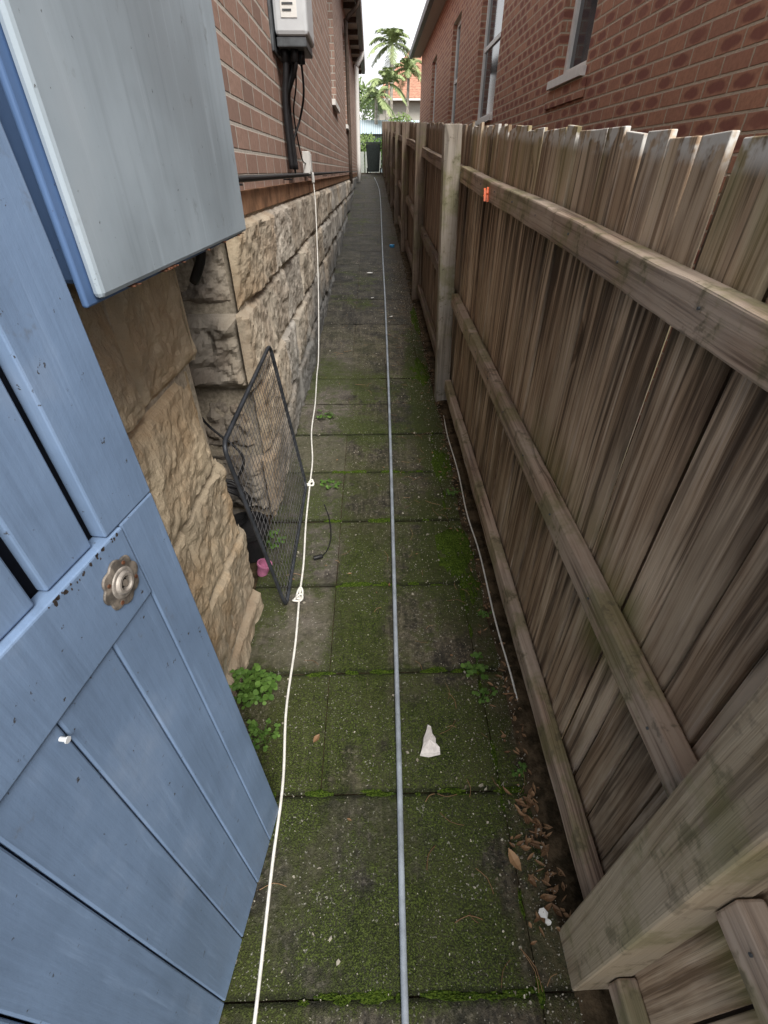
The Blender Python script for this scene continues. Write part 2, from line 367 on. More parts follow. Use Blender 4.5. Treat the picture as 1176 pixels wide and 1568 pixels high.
# ---------------------------------------------------------------- wall with openings
def wall(mb,X,Y0,Y1,Z0,Z1,ops,depth,mat,side):
    ysb=sorted(set([Y0,Y1]+[o[0] for o in ops]+[o[1] for o in ops])); zsb=sorted(set([Z0,Z1]+[o[2] for o in ops]+[o[3] for o in ops]))
    mb.mat(mat)
    for y0,y1 in zip(ysb,ysb[1:]):
        for z0,z1 in zip(zsb,zsb[1:]):
            if any(o[0]<=y0 and y1<=o[1] and o[2]<=z0 and z1<=o[3] for o in ops): continue
            mb.poly([(X,y0,z0),(X,y1,z0),(X,y1,z1),(X,y0,z1)])
    for (y0,y1,z0,z1) in ops:
        Xb=X+side*depth
        for q in (((y0,z0),(y1,z0)),((y1,z0),(y1,z1)),((y1,z1),(y0,z1)),((y0,z1),(y0,z0))):
            mb.poly([(X,*q[0]),(X,*q[1]),(Xb,*q[1]),(Xb,*q[0])])
def window(parent,X,y0,y1,z0,z1,side,sill=True):
    mb=MB(); mb.mat(m_white)
    xi=X+side*0.09; xo=X+side*0.14; a,b=min(xi,xo),max(xi,xo); t=0.07
    mb.box(a,b,y0+.002,y0+t,z0,z1); mb.box(a,b,y1-t,y1-.002,z0,z1)
    mb.box(a,b,y0+t,y1-t,z0,z0+t); mb.box(a,b,y0+t,y1-t,z1-t,z1)
    zm=(z0+z1)/2; mb.box(a+.01,b-.01,y0+t,y1-t,zm-.03,zm+.03)
    mb.mat(m_glass); g=X+side*0.125; mb.poly([(g,y0+t,z0+t),(g,y1-t,z0+t),(g,y1-t,z1-t),(g,y0+t,z1-t)])
    if sill:
        mb.mat(m_white); c,d=sorted((X-side*0.05,X+side*0.10)); mb.box(c,d,y0-0.03,y1+0.03,z0-0.07,z0-0.003)
    mb.obj('window',parent,bevel=0.003)

# ---------------------------------------------------------------- left house
HL=empty('brick_house')
WX=-0.53
mb=MB()
opsL=[(9.0,10.2,2.5,4.1),(13.6,14.8,2.5,4.1)]
wall(mb,-0.555,-0.25,23.5,1.50,4.62,opsL,0.16,m_brickL,-1)
mb.box(-8,-0.56,23.40,23.5,0,4.62); mb.box(-8,-0.56,-0.25,-0.15,-0.4,4.62)
mb.mat(m_dark); mb.box(-1.05,-0.72,-0.14,23.3,1.49,4.5)
mb.obj('brick_wall',HL)
for o in opsL: window(HL,-0.555,*o,-1)
mb=MB(); mb.mat(m_mortar)
mb.box(-0.95,-0.548,-0.25,1.37,-0.3,1.497); mb.box(-1.3,-0.548,2.05,23.4,-0.1,1.497)
mb.box(-1.3,-1.03,1.37,2.05,-0.3,1.497)
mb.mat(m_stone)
zc=[1.497,1.19,0.86,0.52,0.19,-0.14]
front=lambda a,b,h:(WX+h,a,b)
for ci,(z1,z0) in enumerate(zip(zc,zc[1:])):
    ye=[1.45,1.36,1.40,1.47,1.44][ci]
    cuts=[-0.25,0.45+0.3*(ci%2),1.02-0.2*(ci%2),ye]
    for a,b in zip(cuts,cuts[1:]):
        block(mb,front,a,b-0.003,z0,z1-0.003,0.009,0.022,0.020,0.022,seed=R()*99,r=U(.2,.6),lf=0.9)
    block(mb,lambda a,b,h,ye=ye:(a,ye-0.03+h*.5,b),-0.99,-0.54,z0,z1-0.004,0.03,0.02,seed=R()*99)
    y=2.0+[0.02,-0.03,0.03,-0.02,0.0][ci]
    first=True
    while y<23.4:
        L=U(0.45,0.85) if not first else (0.55 if ci%2 else 0.8)
        yb=min(23.4,y+L)
        if z1>gz(y)-0.02:
            res=0.010 if y<3.4 else (0.018 if y<6 else 0.05)
            block(mb,front,y+(0 if first else .003),yb-0.003,z0,z1-0.005,res,0.022,0.022,0.026,seed=R()*99,lf=0.8)
        y=yb; first=False
    block(mb,lambda a,b,h,ci=ci:(a,2.0+[0.02,-0.03,0.03,-0.02,0.0][ci]+0.02-h*1.2,b),-1.0,-0.548,z0,z1-0.012,0.012,0.042,0.03,0.05,seed=R()*99,r=U(.6,1))
    block(mb,lambda a,b,h:(-0.98+h,a,b),1.36,2.05,z0,z1-0.006,0.03,0.03,seed=R()*99)
mb.obj('stone_base',HL,smooth=False)
mb=MB(); mb.mat(m_rustb)
mb.box(-0.553,-0.538,1.47,23.4,1.50,1.585)
mb.obj('damp_course',HL,bevel=0.002)
mb=MB(); mb.mat(m_black)
mb.tube([(-0.515,1.45,1.625),(-0.515,6,1.63),(-0.515,23,1.66)],0.012,8,8)
for y in (2.2,3.6,5,6.5,8,10,12,14): 
    mb.box(-0.552,-0.50,y-.012,y+.012,1.605,1.612)
mb.obj('black_pipe',HL,smooth=True)
mb=MB(); mb.mat(m_cream); mb.box(-0.56,-0.30,-0.4,23.6,4.60,4.64)
mb.mat(m_brown)
gp=[(-0.30,4.58),(-0.18,4.58),(-0.16,4.70),(-0.175,4.70),(-0.19,4.60),(-0.30,4.60)]
for (a,b) in zip(gp,gp[1:]): mb.poly([(a[0],-0.4,a[1]),(a[0],23.7,a[1]),(b[0],23.7,b[1]),(b[0],-0.4,b[1])])
for k in range(20): mb.box(-0.56,-0.30,0.2+k*1.2,0.26+k*1.2,4.50,4.598)
mb.mat(m_tile); mb.poly([(-0.22,-0.5,4.70),(-0.22,23.8,4.70),(-6,23.8,7.3),(-6,-0.5,7.3)]); mb.poly([(-12,-0.5,4.70),(-12,23.8,4.70),(-6,23.8,7.3),(-6,-0.5,7.3)])
mb.obj('roof',HL)
mb=MB(); mb.mat(m_white)
mb.tube([(-0.24,19.6,4.58),(-0.26,19.6,4.45),(-0.40,19.6,4.25),(-0.41,19.6,4.0),(-0.41,19.6,1.35)],0.07,10,4)
mb.mat(m_brown)
mb.tube([(-0.24,14.2,4.58),(-0.26,14.2,4.45),(-0.49,14.2,4.25),(-0.50,14.2,4.0),(-0.50,14.2,1.4)],0.04,10,4)
mb.obj('downpipe',HL,smooth=True)

# ---------------------------------------------------------------- right house
HR=empty('brick_house')
ops=[(5.55,6.45,2.40,4.3),(9.4,11.2,2.36,4.3),(13.6,14.8,2.36,4.3),(18,19.2,2.36,4.3)]
mb=MB(); wall(mb,1.9,0.6,23.2,-0.2,5.05,ops,0.2,m_brickR,1)
mb.box(1.91,9,0.5,0.6,-0.2,5.05); mb.box(1.91,9,23.2,23.3,0,5.05)
mb.mat(m_dark); mb.box(2.1,2.6,0.7,23.1,1.5,4.9)
mb.obj('brick_wall',HR)
for i,o in enumerate(ops): window(HR,1.9,*o,1)
mb=MB(); mb.mat(m_brickR)
for o in ops: mb.box(1.88,1.898,o[0]-.1,o[1]+.1,o[2]-0.22,o[2]-0.075)
mb.obj('sill_bricks',HR,bevel=0.004)
mb=MB(); mb.mat(m_cream); mb.box(1.58,1.89,0.4,23.5,5.0,5.04)
mb.mat(m_greyd)
gp=[(1.58,4.97),(1.47,4.98),(1.45,5.10),(1.465,5.10),(1.48,5.0),(1.58,5.0)]
for (a,b) in zip(gp,gp[1:]): mb.poly([(a[0],0.3,a[1]),(a[0],23.6,a[1]),(b[0],23.6,b[1]),(b[0],0.3,b[1])])
mb.mat(m_tile); mb.poly([(1.5,.3,5.1),(1.5,23.6,5.1),(7,23.6,7.8),(7,.3,7.8)]); mb.poly([(12,.3,5.1),(12,23.6,5.1),(7,23.6,7.8),(7,.3,7.8)])
mb.obj('roof',HR)

# ---------------------------------------------------------------- fence
F=empty('wooden_paling_fence')
mb=MB(); mb.mat(m_picket)
back=MB(); back.mat(m_postd)  # darker wood paints shade into the gaps between palings
PX=0.575
y=-2.6; k=0
while y<25:
    w=U(0.086,0.103); top=1.64+U(-0.008,0.008); x=PX+U(0,0.010); tl=U(-0.006,0.006)*2; r=R()
    seg=8; L=[]
    wv=U(0,20); tw=U(-0.006,0.006)
    tz=[U(-0.008,0.003),U(-0.008,0.003)]
    for s in range(seg+1):
        f=s/seg; h=0.01+(top-0.01)*f
        dx=0.007*noise.noise(Vector((wv,f*2.0,0))); cup=max(0,tw*(f-.3)); cup2=max(0,-tw*(f-.3))
        dy=tl*(f-0.5); e1=0.003*noise.noise(Vector((wv,f*5,4))); e2=0.003*noise.noise(Vector((wv,f*5,9)))
        e=tz if s==seg else (0,0)
        L.append([mb.vert((x+dx+cup,y+dy+e1,gz(y)+h+e[0])),mb.vert((x+dx+cup2,y+w+dy+e2,gz(y)+h+e[1])),
                  mb.vert((x+dx+0.014+cup2,y+w+dy+e2,gz(y)+h+e[1])),mb.vert((x+dx+0.014+cup,y+dy+e1,gz(y)+h+e[0]))])
    for A,B in zip(L,L[1:]):
        for q in range(4): mb.face([A[q],A[(q+1)%4],B[(q+1)%4],B[q]],r)
    mb.face(L[-1],r)
    r2=R()*0.4
    back.box(PX+0.034,PX+0.046,y+w-0.035,y+w+0.04,0.02,1.59+U(-.02,.01),r=r2,shear=S)
    y+=w+U(0.003,0.014); k+=1
mb.obj('palings',F,bevel=0.002); back.obj('backing_palings',F)
posts=[(-2.45,0.12),(0.200,0.115),(3.33,0.10),(5.95,0.10),(8.6,0.1),(11.2,0.1),(13.8,.1),(16.4,.1),(19,.1),(21.6,.1),(24.2,.1)]
mb=MB()
for pi,((ya,wa),(yb,wb)) in enumerate(zip(posts,posts[1:])):
    mb.mat(m_rail if pi<2 else m_raild)
    for (h0,h1,th) in ((1.375,1.45,0.052),(0.695,0.77,0.048),(0.105,0.18,0.048)):
        r=R(); n=max(2,int((yb-ya)/0.06)); L=[]
        wv=U(0,50); j=U(-0.012,0.012) if pi!=1 else 0.0
        y0=ya+wa+0.002 ; y1=yb-0.002
        for s in range(n+1):
            yy=y0+(y1-y0)*s/n
            dz=0.010*noise.noise(Vector((wv,yy*0.9,0)))+j; dw=0.004*noise.noise(Vector((wv,yy*6,3))); e1=0.003*noise.noise(Vector((wv,yy*9,7))); e2=0.004*noise.noise(Vector((wv,yy*8,17)))
            g=S*yy
            L.append([mb.vert((PX-th+dw,yy,g+h0+dz+e1)),mb.vert((PX-0.001,yy,g+h0+dz)),mb.vert((PX-0.001,yy,g+h1+dz)),mb.vert((PX-th+dw+0.002,yy,g+h1+dz+e2))])
        for A,B in zip(L,L[1:]):
            for q in range(4): mb.face([A[q],A[(q+1)%4],B[(q+1)%4],B[q]],r)
        mb.face(L[0][::-1],r); mb.face(L[-1],r)
mb.obj('rails',F,bevel=0.005)
mb=MB()
for i,(ya,wa) in enumerate(posts):
    mb.mat(m_post if i<2 else (m_postg if i==2 else m_postd))
    g=S*ya; lean=-0.06 if i==2 else U(-0.02,0.01)
    mb.box(0.472,PX-0.002,ya,ya+wa,g-0.1,g+1.64,fn=lambda x,y,z,g=g,lean=lean:(x+lean*(z-g)/1.65,y,z),r=R()*0.6+0.4)
mb.obj('posts',F,bevel=0.006)
mb=MB(); mb.mat(m_greyd)
y=-0.5
while y<6:
    for h in (0.745,1.42):
        mb.cyl((PX-0.049,y,S*y+h),(-1,0,0),0.003,0.003,8)
    y+=0.32
mb.obj('nails',F)

# ---------------------------------------------------------------- blue gate
G=empty('blue_timber_gate')
gd=Vector((-0.144,-0.9896)); gn=Vector((0.9896,-0.144))
def gp_(s,n,z):
    return (-0.312+gd.x*s+gn.x*n-0.034*z, 0.612+gd.y*s+gn.y*n, z)
mb=MB(); mb.mat(m_gate)
def gbox(s0,s1,n0,n1,z0,z1,r=None): mb.box(s0,s1,n0,n1,z0,z1,fn=gp_,r=r)
ed=[0.087,0.19,0.305,0.42,0.53,0.64,0.75,0.86,0.96]
for a,b in zip(ed,ed[1:]):
    gbox(a+0.0012,b-0.0012,-0.022,U(-0.0012,0.001),0.055,1.1095)
gbox(0.0015,0.0862,-0.022,0.002,0.055,1.2440)
gbox(0.0882,0.96,-0.024,0.005,1.1105,1.243)
gbox(0.0015,0.118,-0.022,0.002,1.2450,1.95)
s=0.136
while s<0.9:
    gbox(s,s+0.085,-0.022,-0.006+U(-.001,.001),1.2455,1.95); s+=0.105
gbox(0.0015,0.96,-0.024,0.008,1.953,2.03)
mb.obj('boards',G,bevel=0.003)
mb=MB(); mb.mat(m_slot_shade)
mb.box(0.004,0.955,-0.055,-0.040,0.06,1.94,fn=gp_)  # sheet added behind the boards so the slots read as shaded gaps
mb.obj('slot_shade_backing',G)
m_rust=plain('rust',(0.13,0.055,0.03),0.9,var=0.5,sc=120)
m_chipd=plain('bare_timber_chips',(0.05,0.04,0.035),0.9,var=0.5,sc=120)
mb=MB(); mb.mat(m_chipd)
for i in range(26):
    s=U(0.10,0.24); n=0.0053; z=1.2425-abs(random.gauss(0,.004)); w=U(.0012,.004)
    mb.poly([gp_(s+w*math.cos(6.28*j/7)*U(.5,1.1),n,min(1.2425,z+w*math.sin(6.28*j/7)*U(.6,1.6))) for j in range(7)])
mb.obj('paint_chips',G)
mb=MB(); mb.mat(m_gate)
mb.box(0.97,1.07,-0.06,0.04,-0.05,2.1,fn=gp_)
mb.obj('hinge_post',G,bevel=0.006)
mb=MB(); mb.mat(m_grey)
c=Vector(gp_(0.315,0.0,1.085)); mb.cyl(c,(gn.x,gn.y,0),0.003,0.009,10); mb.cyl(c+Vector((gn.x,gn.y,0))*0.009,(gn.x,gn.y,0),0.0045,0.002,10)
mb.obj('bolt',G)
m_brass=MT('tarnished_brass',0.55,0.4); p=m_brass.pos(); nn=m_brass.noise(p,60,4,0.6)
m_brass.col(m_brass.MIX(m_brass.MR(nn,0.35,0.65),(0.10,0.09,0.08),(0.27,0.235,0.20))); m_brass.b.inputs['Metallic'].default_value=0.2; m_brass=m_brass.m
m_brassl=plain('worn_metal',(0.34,0.31,0.28),0.5,metal=0.3,var=0.3,sc=70)
mb=MB(); mb.mat(m_brass)
c=Vector(gp_(0.135,0.0055,1.178)); ax=Vector((gn.x,gn.y,-0.0)); u=Vector((gd.x,gd.y,0)); w=Vector((0,0,1))
seg=72; rings=[]
for (rr,hh,sc_) in ((0.033,0,1),(0.034,0.002,1),(0.0325,0.0035,1),(0.027,0.0042,0.7),(0.0235,0.0045,0)):
    rings.append([mb.vert(c+ax*hh+(u*math.cos(2*math.pi*k/seg)+w*math.sin(2*math.pi*k/seg))*(rr+sc_*0.0055*abs(math.cos(4*2*math.pi*k/seg)))) for k in range(seg)])
for A,B in zip(rings,rings[1:]):
    for k in range(seg): mb.face([A[k],A[(k+1)%seg],B[(k+1)%seg],B[k]])
mb.mat(m_brassl); mb.cyl(c,ax,0,0,40,prof=[(0.0236,0.0045),(0.0225,0.006),(0.021,0.0065),(0.018,0.0065),(0.0165,0.009),(0.015,0.0105),(0.0115,0.0105),(0.010,0.009),(0.0095,0.002)])
mb.mat(m_black); mb.cyl(c,ax,0,0,24,prof=[(0.0096,0.0022),(0.0,0.0022)])
mb.mat(m_brass); mb.cyl(c+ax*0.002,ax,0.005,0.007,16)
mb.mat(m_rust)
for a in (0.6,2.1,3.6,5.3): mb.cyl(c+ax*0.0035+(u*math.cos(a)+w*math.sin(a))*0.029,ax,0.003,0.002,10)
mb.obj('lock_rose',G,smooth=False)

# ---------------------------------------------------------------- meter cabinet
C=empty('meter_cabinet')
mb=MB(); mb.mat(m_cabs); mb.box(-0.545,-0.374,0.672,1.50,1.530,2.6); mb.obj('body',C,bevel=0.006)
mb=MB(); mb.mat(m_cabs); mb.box(-0.3735,-0.365,0.640,1.517,1.508,2.58); mb.obj('door_edge',C,bevel=0.003)
mb=MB(); mb.mat(m_cab); mb.box(-0.3645,-0.350,0.657,1.515,1.515,2.58); mb.obj('door',C,bevel=0.007)
mb=MB(); mb.mat(m_rust)
for i in range(14):
    y=U(.67,1.51); l=U(.002,.008); mb.box(-0.3655,-0.3492,y,y+l,1.5128,1.5128+U(.001,.003))
mb.obj('worn_edge',C)
mb=MB(); mb.mat(m_cabs); mb.box(-0.56,-0.33,0.63,1.54,2.605,2.63,fn=lambda x,y,z:(x,y,z-(x+0.56)*0.25)); mb.obj('rain_hood',C,bevel=0.004)
mb=MB(); mb.mat(m_black); mb.tube([(-0.46,1.42,1.54),(-0.46,1.42,1.47),(-0.50,1.43,1.40)],0.013,8,4); mb.obj('cable_stub',C,smooth=True)

# ---------------------------------------------------------------- inverter + cables
I=empty('electrical_inverter_box')
mb=MB(); mb.mat(m_grey); mb.box(-0.535,-0.345,3.72,4.10,2.27,3.0); mb.obj('housing',I,bevel=0.02)
mb=MB(); mb.mat(m_greyd); mb.box(-0.53,-0.36,3.735,4.085,2.225,2.268); mb.box(-0.555,-0.54,3.68,4.14,2.2,3.05); mb.obj('base_plate',I,bevel=0.006)
mb=MB(); mb.mat(m_white); mb.box(-0.49,-0.40,3.716,3.719,2.34,2.44); mb.box(-0.47,-0.42,3.716,3.719,2.50,2.54)
mb.mat(m_greyd); mb.box(-0.48,-0.41,3.713,3.7155,2.415,2.43); mb.box(-0.48,-0.42,3.713,3.7155,2.39,2.398); mb.box(-0.48,-0.43,3.713,3.7155,2.365,2.373); mb.box(-0.465,-0.425,3.713,3.7155,2.51,2.53); mb.obj('label',I)
mb=MB(); mb.mat(m_black)
for i,(x,yy) in enumerate(((-0.50,3.80),(-0.47,3.86),(-0.44,3.80),(-0.50,3.95))):
    mb.tube([(x,yy,2.24),(x,yy,2.15),(-0.52,3.80+0.05*i,2.02),(-0.525,3.80+0.06*i,1.9),(-0.52+0.004*i,3.80+0.05*i,1.66)],0.012 if i else 0.018,8,6)
for x,yy in ((-0.50,3.80),(-0.47,3.86),(-0.44,3.80),(-0.41,3.86)): mb.cyl((x,yy,2.17),(0,0,1),0.022,0.06,10)
mb.tube([(-0.46,3.97,2.24),(-0.47,4.0,2.1),(-0.52,4.15,1.98),(-0.53,4.3,1.85),(-0.535,4.55,1.72),(-0.53,4.8,1.70)],0.005,6,6)
mb.tube([(-0.42,3.90,2.24),(-0.42,3.95,2.06),(-0.47,4.05,1.93),(-0.52,3.98,1.80),(-0.52,3.95,1.64)],0.007,6,6)
mb.obj('cables',I,smooth=True)
O=empty('power_outlet')
mb=MB(); mb.mat(m_white); mb.box(-0.555,-0.50,4.72,4.86,1.63,1.78); mb.box(-0.499,-0.492,4.735,4.845,1.645,1.765); mb.obj('box',O,bevel=0.006)
mb=MB(); mb.mat(m_white); mb.tube([(-0.50,4.84,1.64),(-0.495,4.85,1.61),(-0.495,4.86,1.57)],0.014,8,3); mb.obj('plug',O,smooth=True)

# ---------------------------------------------------------------- cords and pipes
mb=MB(); mb.mat(m_cord)
pts=[(-0.495,4.86,1.58),(-0.485,4.80,1.40),(-0.48,4.55,0.95),(-0.48,4.3,0.60),(-0.485,4.08,0.33)]
gpnts=[(-0.478,3.8),(-0.447,3.31),(-0.435,2.9),(-0.395,2.55),(-0.385,2.29),(-0.372,1.95),(-0.352,1.65),(-0.348,1.45),(-0.336,1.2),(-0.335,0.93),(-0.312,0.687),(-0.311,0.464),(-0.304,0.164),(-0.30,-0.3),(-0.31,-1.2)]
pts+=[(x,y,gz(y)+0.013) for x,y in gpnts]
mb.tube(pts,0.0048,8,8)
def loop(cx,cy,a,b,t,zo=0.0):
    P=[]
    for k in range(8):
        an=2*math.pi*k/8; dx=a*math.cos(an); dy=b*math.sin(an)
        x=cx+dx*math.cos(t)-dy*math.sin(t); y=cy+dx*math.sin(t)+dy*math.cos(t)
        P.append((x,y,gz(y)+0.017+zo+0.008*math.sin(an*2+t)))
    mb.tube(P,0.0048,8,5,closed=True)
loop(-0.383,2.29,0.03,0.014,1.3); loop(-0.383,2.28,0.022,0.012,0.2,.006)
loop(-0.349,1.46,0.032,0.013,1.5); loop(-0.352,1.43,0.024,0.013,0.7,.006)
mb.obj('extension_cord',smooth=True)
mb=MB(); mb.mat(m_hose)
hp=[(0.05,-1.5),(0.052,-.6),(0.054,0.157),(0.066,0.7),(0.073,1.07),(0.087,1.8),(0.103,2.66),(0.118,3.6),(0.132,4.67),(0.15,6.2),(0.165,8),(0.20,11),(0.235,14),(0.25,17),(0.20,19.5),(0.12,21.5)]
mb.tube([(x,y,gz(y)+0.018) for x,y in hp],0.0092,10,6)
mb.obj('garden_hose',smooth=True)
mb=MB(); mb.mat(m_cord)
mb.tube([(0.515,0.9,gz(.9)+.012),(0.512,1.05,gz(1.05)+.022),(0.505,1.3,gz(1.3)+.020),(0.51,1.7,gz(1.7)+.021),(0.497,2.0,gz(2)+.018),(0.505,2.4,gz(2.4)+.02),(0.495,2.8,gz(2.8)+.018),(0.505,3.1,gz(3.1)+.012)],0.0035,8,6)
mb.obj('white_cable',smooth=True)
mb=MB(); mb.mat(m_black)
P=[(-0.286,2.1),(-0.25,1.98),(-0.232,1.84),(-0.245,1.74),(-0.277,1.69)]
mb.tube([(x,y,gz(y)+0.012) for x,y in P],0.003,6,6)
mb.tube([(-0.265,1.695,gz(1.7)+.018),(-0.285,1.685,gz(1.7)+.02),(-0.305,1.68,gz(1.7)+.018)],0.011,8,4)
mb.obj('black_cable',smooth=True)

# ---------------------------------------------------------------- mesh panel
m_frame=plain('dark_steel',(0.045,0.05,0.06),0.45,var=0.3,metal=0.3)
m_wire=plain('weathered_wire',(0.10,0.10,0.105),0.5,var=0.4)
PN=empty('wire_mesh_gate_panel')
B0=Vector((-0.398,1.385,gz(1.39)+0.02)); B1=Vector((-0.404,2.27,gz(2.27)+0.02)); T0=Vector((-0.500,1.36,0.925)); T1=Vector((-0.484,2.205,1.0))
def pp(a,b): return B0*(1-a)*(1-b)+B1*a*(1-b)+T0*(1-a)*b+T1*a*b
mb=MB(); mb.mat(m_frame)
c=0.05; fr=[]
for (ca,cb,st) in ((c,c,math.pi),(1-c,c,1.5*math.pi),(1-c,1-c,0),(c,1-c,0.5*math.pi)):
    for k in range(5):
        an=st+k*math.pi/8; fr.append(pp(ca+c*math.cos(an),cb+c*math.sin(an)))
mb.tube(fr,0.0085,8,1,closed=True); mb.obj('frame',PN,smooth=True)
mb=MB(); mb.mat(m_wire)
for i in range(1,26): a=i/26; mb.tube([pp(a,0.01),pp(a,0.99)],0.0012,4,1)
for i in range(1,24): b=i/24; mb.tube([pp(0.01,b),pp(0.99,b)],0.0010,4,1)
mb.obj('wires',PN)

# ---------------------------------------------------------------- recess contents
m_pink=plain('pink_plastic',(0.45,0.16,0.28),0.5)
mb=MB(); mb.mat(m_black)
mb.cyl((-0.62,1.74,gz(1.7)),(0,0,1),0,0,24,prof=[(0.0,0),(0.07,0),(0.10,0.16),(0.11,0.16),(0.11,0.185),(0.10,0.185),(0.093,0.15),(0,0.145)])
mb.obj('black_flower_pot',smooth=False)
mb=MB(); mb.mat(m_pink)
mb.cyl((-0.545,1.60,gz(1.6)),(0.35,0.1,1),0,0,20,prof=[(0.0,0),(0.022,0),(0.032,0.06),(0.036,0.06),(0.036,0.068),(0.03,0.068),(0.025,0.01),(0,0.01)])
mb.obj('pink_cup',smooth=False)
mb=MB(); mb.mat(m_black)
P=[]
for k in range(40):
    an=k*0.9; P.append((-0.70+0.11*math.cos(an),1.75+U(-.02,.02)+0.03*math.sin(k),0.40+0.12*math.sin(an)))
mb.tube(P,0.008,6,4)
mb.tube([(-0.68,1.8,0.45),(-0.6,1.85,0.6),(-0.75,1.9,0.75),(-0.8,1.8,1.0)],0.006,6,6)
mb.obj('coiled_black_hose',smooth=True)

# ---------------------------------------------------------------- vegetation
def leaf_mat(name,a,b):
    m=MT(name,0.55,0.25); r=m.rnd(); p=m.pos()
    m.col(m.MIX(m.M('ADD',m.M('MULTIPLY',r,0.7),m.M('MULTIPLY',m.noise(p,30,3),0.3)),a,b))
    return m.m
m_leaf=leaf_mat('weed_leaf',(0.035,0.085,0.012),(0.12,0.22,0.045))
m_leafd=leaf_mat('shrub_leaf',(0.05,0.09,0.025),(0.18,0.26,0.08))
m_palm=leaf_mat('palm_leaf',(0.14,0.20,0.07),(0.38,0.45,0.22))
m_dead=leaf_mat('dead_leaf',(0.10,0.05,0.025),(0.38,0.24,0.13))
m_chip=leaf_mat('debris_chip',(0.10,0.08,0.05),(0.55,0.52,0.44))
def weed(name,x,y,nst,h,spread,ls,mat=None):
    mb=MB(); mb.mat(mat or m_leaf)
    for i in range(nst):
        an=U(0,6.28); sp=spread*math.sqrt(R()); hh=h*U(0.4,1.0)
        p0=Vector((x+U(-.02,.02),y+U(-.02,.02),gz(y))); p2=Vector((x+sp*math.cos(an),y+sp*math.sin(an),gz(y)+hh)); p1=(p0+p2)/2+Vector((0,0,hh*0.3))
        mb.cr=0.3; mb.tube([p0,p1,p2],0.0012,4,3)
        for j in range(3):
            a2=an+(j-1)*2.1+U(-.3,.3); l=ls*U(0.6,1.2); d=Vector((math.cos(a2),math.sin(a2),U(-.5,.3))).normalized(); s=d.cross(Vector((U(-.4,.4),U(-.4,.4),1))).normalized()
            r=R(); q=[p2]
            for (f,w) in ((0.25,0.32),(0.6,0.48),(0.9,0.33),(1.0,0.0),(0.9,-0.33),(0.6,-0.48),(0.25,-0.32)):
                q.append(p2+d*l*f+s*l*w+Vector((0,0,abs(w)*l*0.25)))
            mb.poly(q,r)
    return mb.obj(name)
weed('clover_weed',-0.450,0.98,55,0.12,0.085,0.021)
weed('clover_weed',-0.40,0.83,20,0.05,0.06,0.015)
weed('small_weed',0.385,1.08,11,0.03,0.055,0.020)
weed('small_weed',0.40,0.97,6,0.025,0.04,0.016)
weed('small_weed',0.46,0.72,7,0.02,0.03,0.012)
weed('small_weed',0.47,1.35,8,0.02,0.04,0.012)
weed('small_weed',0.45,2.2,9,0.03,0.05,0.014)
weed('small_weed',-0.27,2.27,10,0.03,0.06,0.018)
weed('small_weed',-0.36,3.1,12,0.05,0.07,0.02)
weed('small_weed',-0.53,1.78,14,0.08,0.07,0.022)
weed('small_weed',0.41,0.10,6,0.03,0.03,0.02)
m_moss=MT('moss',0.95,0.1); p=m_moss.pos(); nn=m_moss.noise(p,160,4,0.7)
m_moss.col(m_moss.MIX(m_moss.MR(nn,0.35,0.65),(0.015,0.035,0.005),(0.10,0.15,0.02))); m_moss.bump(nn,1.0,0.008); m_moss=m_moss.m
mb=MB(); mb.mat(m_moss)
def cushion(cx,cy,rx,ry,h):
    n=26; idx=[]
    for j in range(n+1):
        row=[]
        for i in range(n+1):
            u=2*i/n-1; v=2*j/n-1; d=math.hypot(u,v)+0.45*noise.noise(Vector((cx*9+u*2,cy*9+v*2,1)))
            hh=h*sm((1-d)*1.8)*(0.6+0.8*noise.noise(Vector((u*6,v*6,cx)))) + 0.25*h*noise.noise(Vector((u*18,v*18,cy)))*sm((1-d)*3)
            y=cy+v*ry; row.append(mb.vert((cx+u*rx,y,gz(y)-0.003+(0.006+hh if d<1 else -0.004))))
        idx.append(row)
    for j in range(n):
        for i in range(n): mb.face([idx[j][i],idx[j][i+1],idx[j+1][i+1],idx[j+1][i]],R())
cushion(0.405,1.74,0.10,0.20,0.022); cushion(0.44,1.50,0.05,0.12,0.014); cushion(-0.40,0.60,0.07,0.10,0.01)
cushion(0.40,3.9,0.09,0.3,0.016); cushion(0.42,2.5,0.07,0.2,0.012); cushion(0.46,5.2,0.05,0.5,0.015)
for i in range(70):
    cushion(U(-0.25,.46),random.choice([0.2,0.65,1.075,1.52,1.97,2.42])+U(-.012,.012),U(.01,.05),U(.006,.014),U(.004,.008))
for i in range(25): cushion(0.3915+U(-.01,.01),U(.2,3),U(.006,.012),U(.01,.05),U(.004,.008))
mb.obj('moss_patch',smooth=True)
mb=MB(); mb.mat(m_dead)
def leaf(x,y,l,w,an,curl,z=0.012,r=None):
    d=Vector((math.cos(an),math.sin(an),0)); s=Vector((-d.y,d.x,0)); c=Vector((x,y,gz(y)+z)); r=R() if r is None else r
    tl=U(-.2,.2)
    L=[];
    for f,ww in ((0,0.03),(0.25,0.7),(0.5,1.0),(0.75,0.7),(1.0,0.03)):
        m_=c+d*l*(f-.5)+Vector((0,0,curl*l*(2*f-1)**2+tl*l*(f-.5)+abs(tl)*l*.5))
        L.append((mb.vert(m_-s*w*ww*.5+Vector((0,0,0.25*w*ww))),mb.vert(m_),mb.vert(m_+s*w*ww*.5+Vector((0,0,0.25*w*ww)))))
    for A,B in zip(L,L[1:]):
        mb.face([A[0],A[1],B[1],B[0]],r); mb.face([A[1],A[2],B[2],B[1]],r)
for i in range(420):
    y=0.3+6.5*R()**1.3; x=0.515-abs(random.gauss(0,0.05)); leaf(x,y,U(.008,.032),U(.004,.013),U(0,6.28),U(0,.3),z=.016,r=U(0,.85))
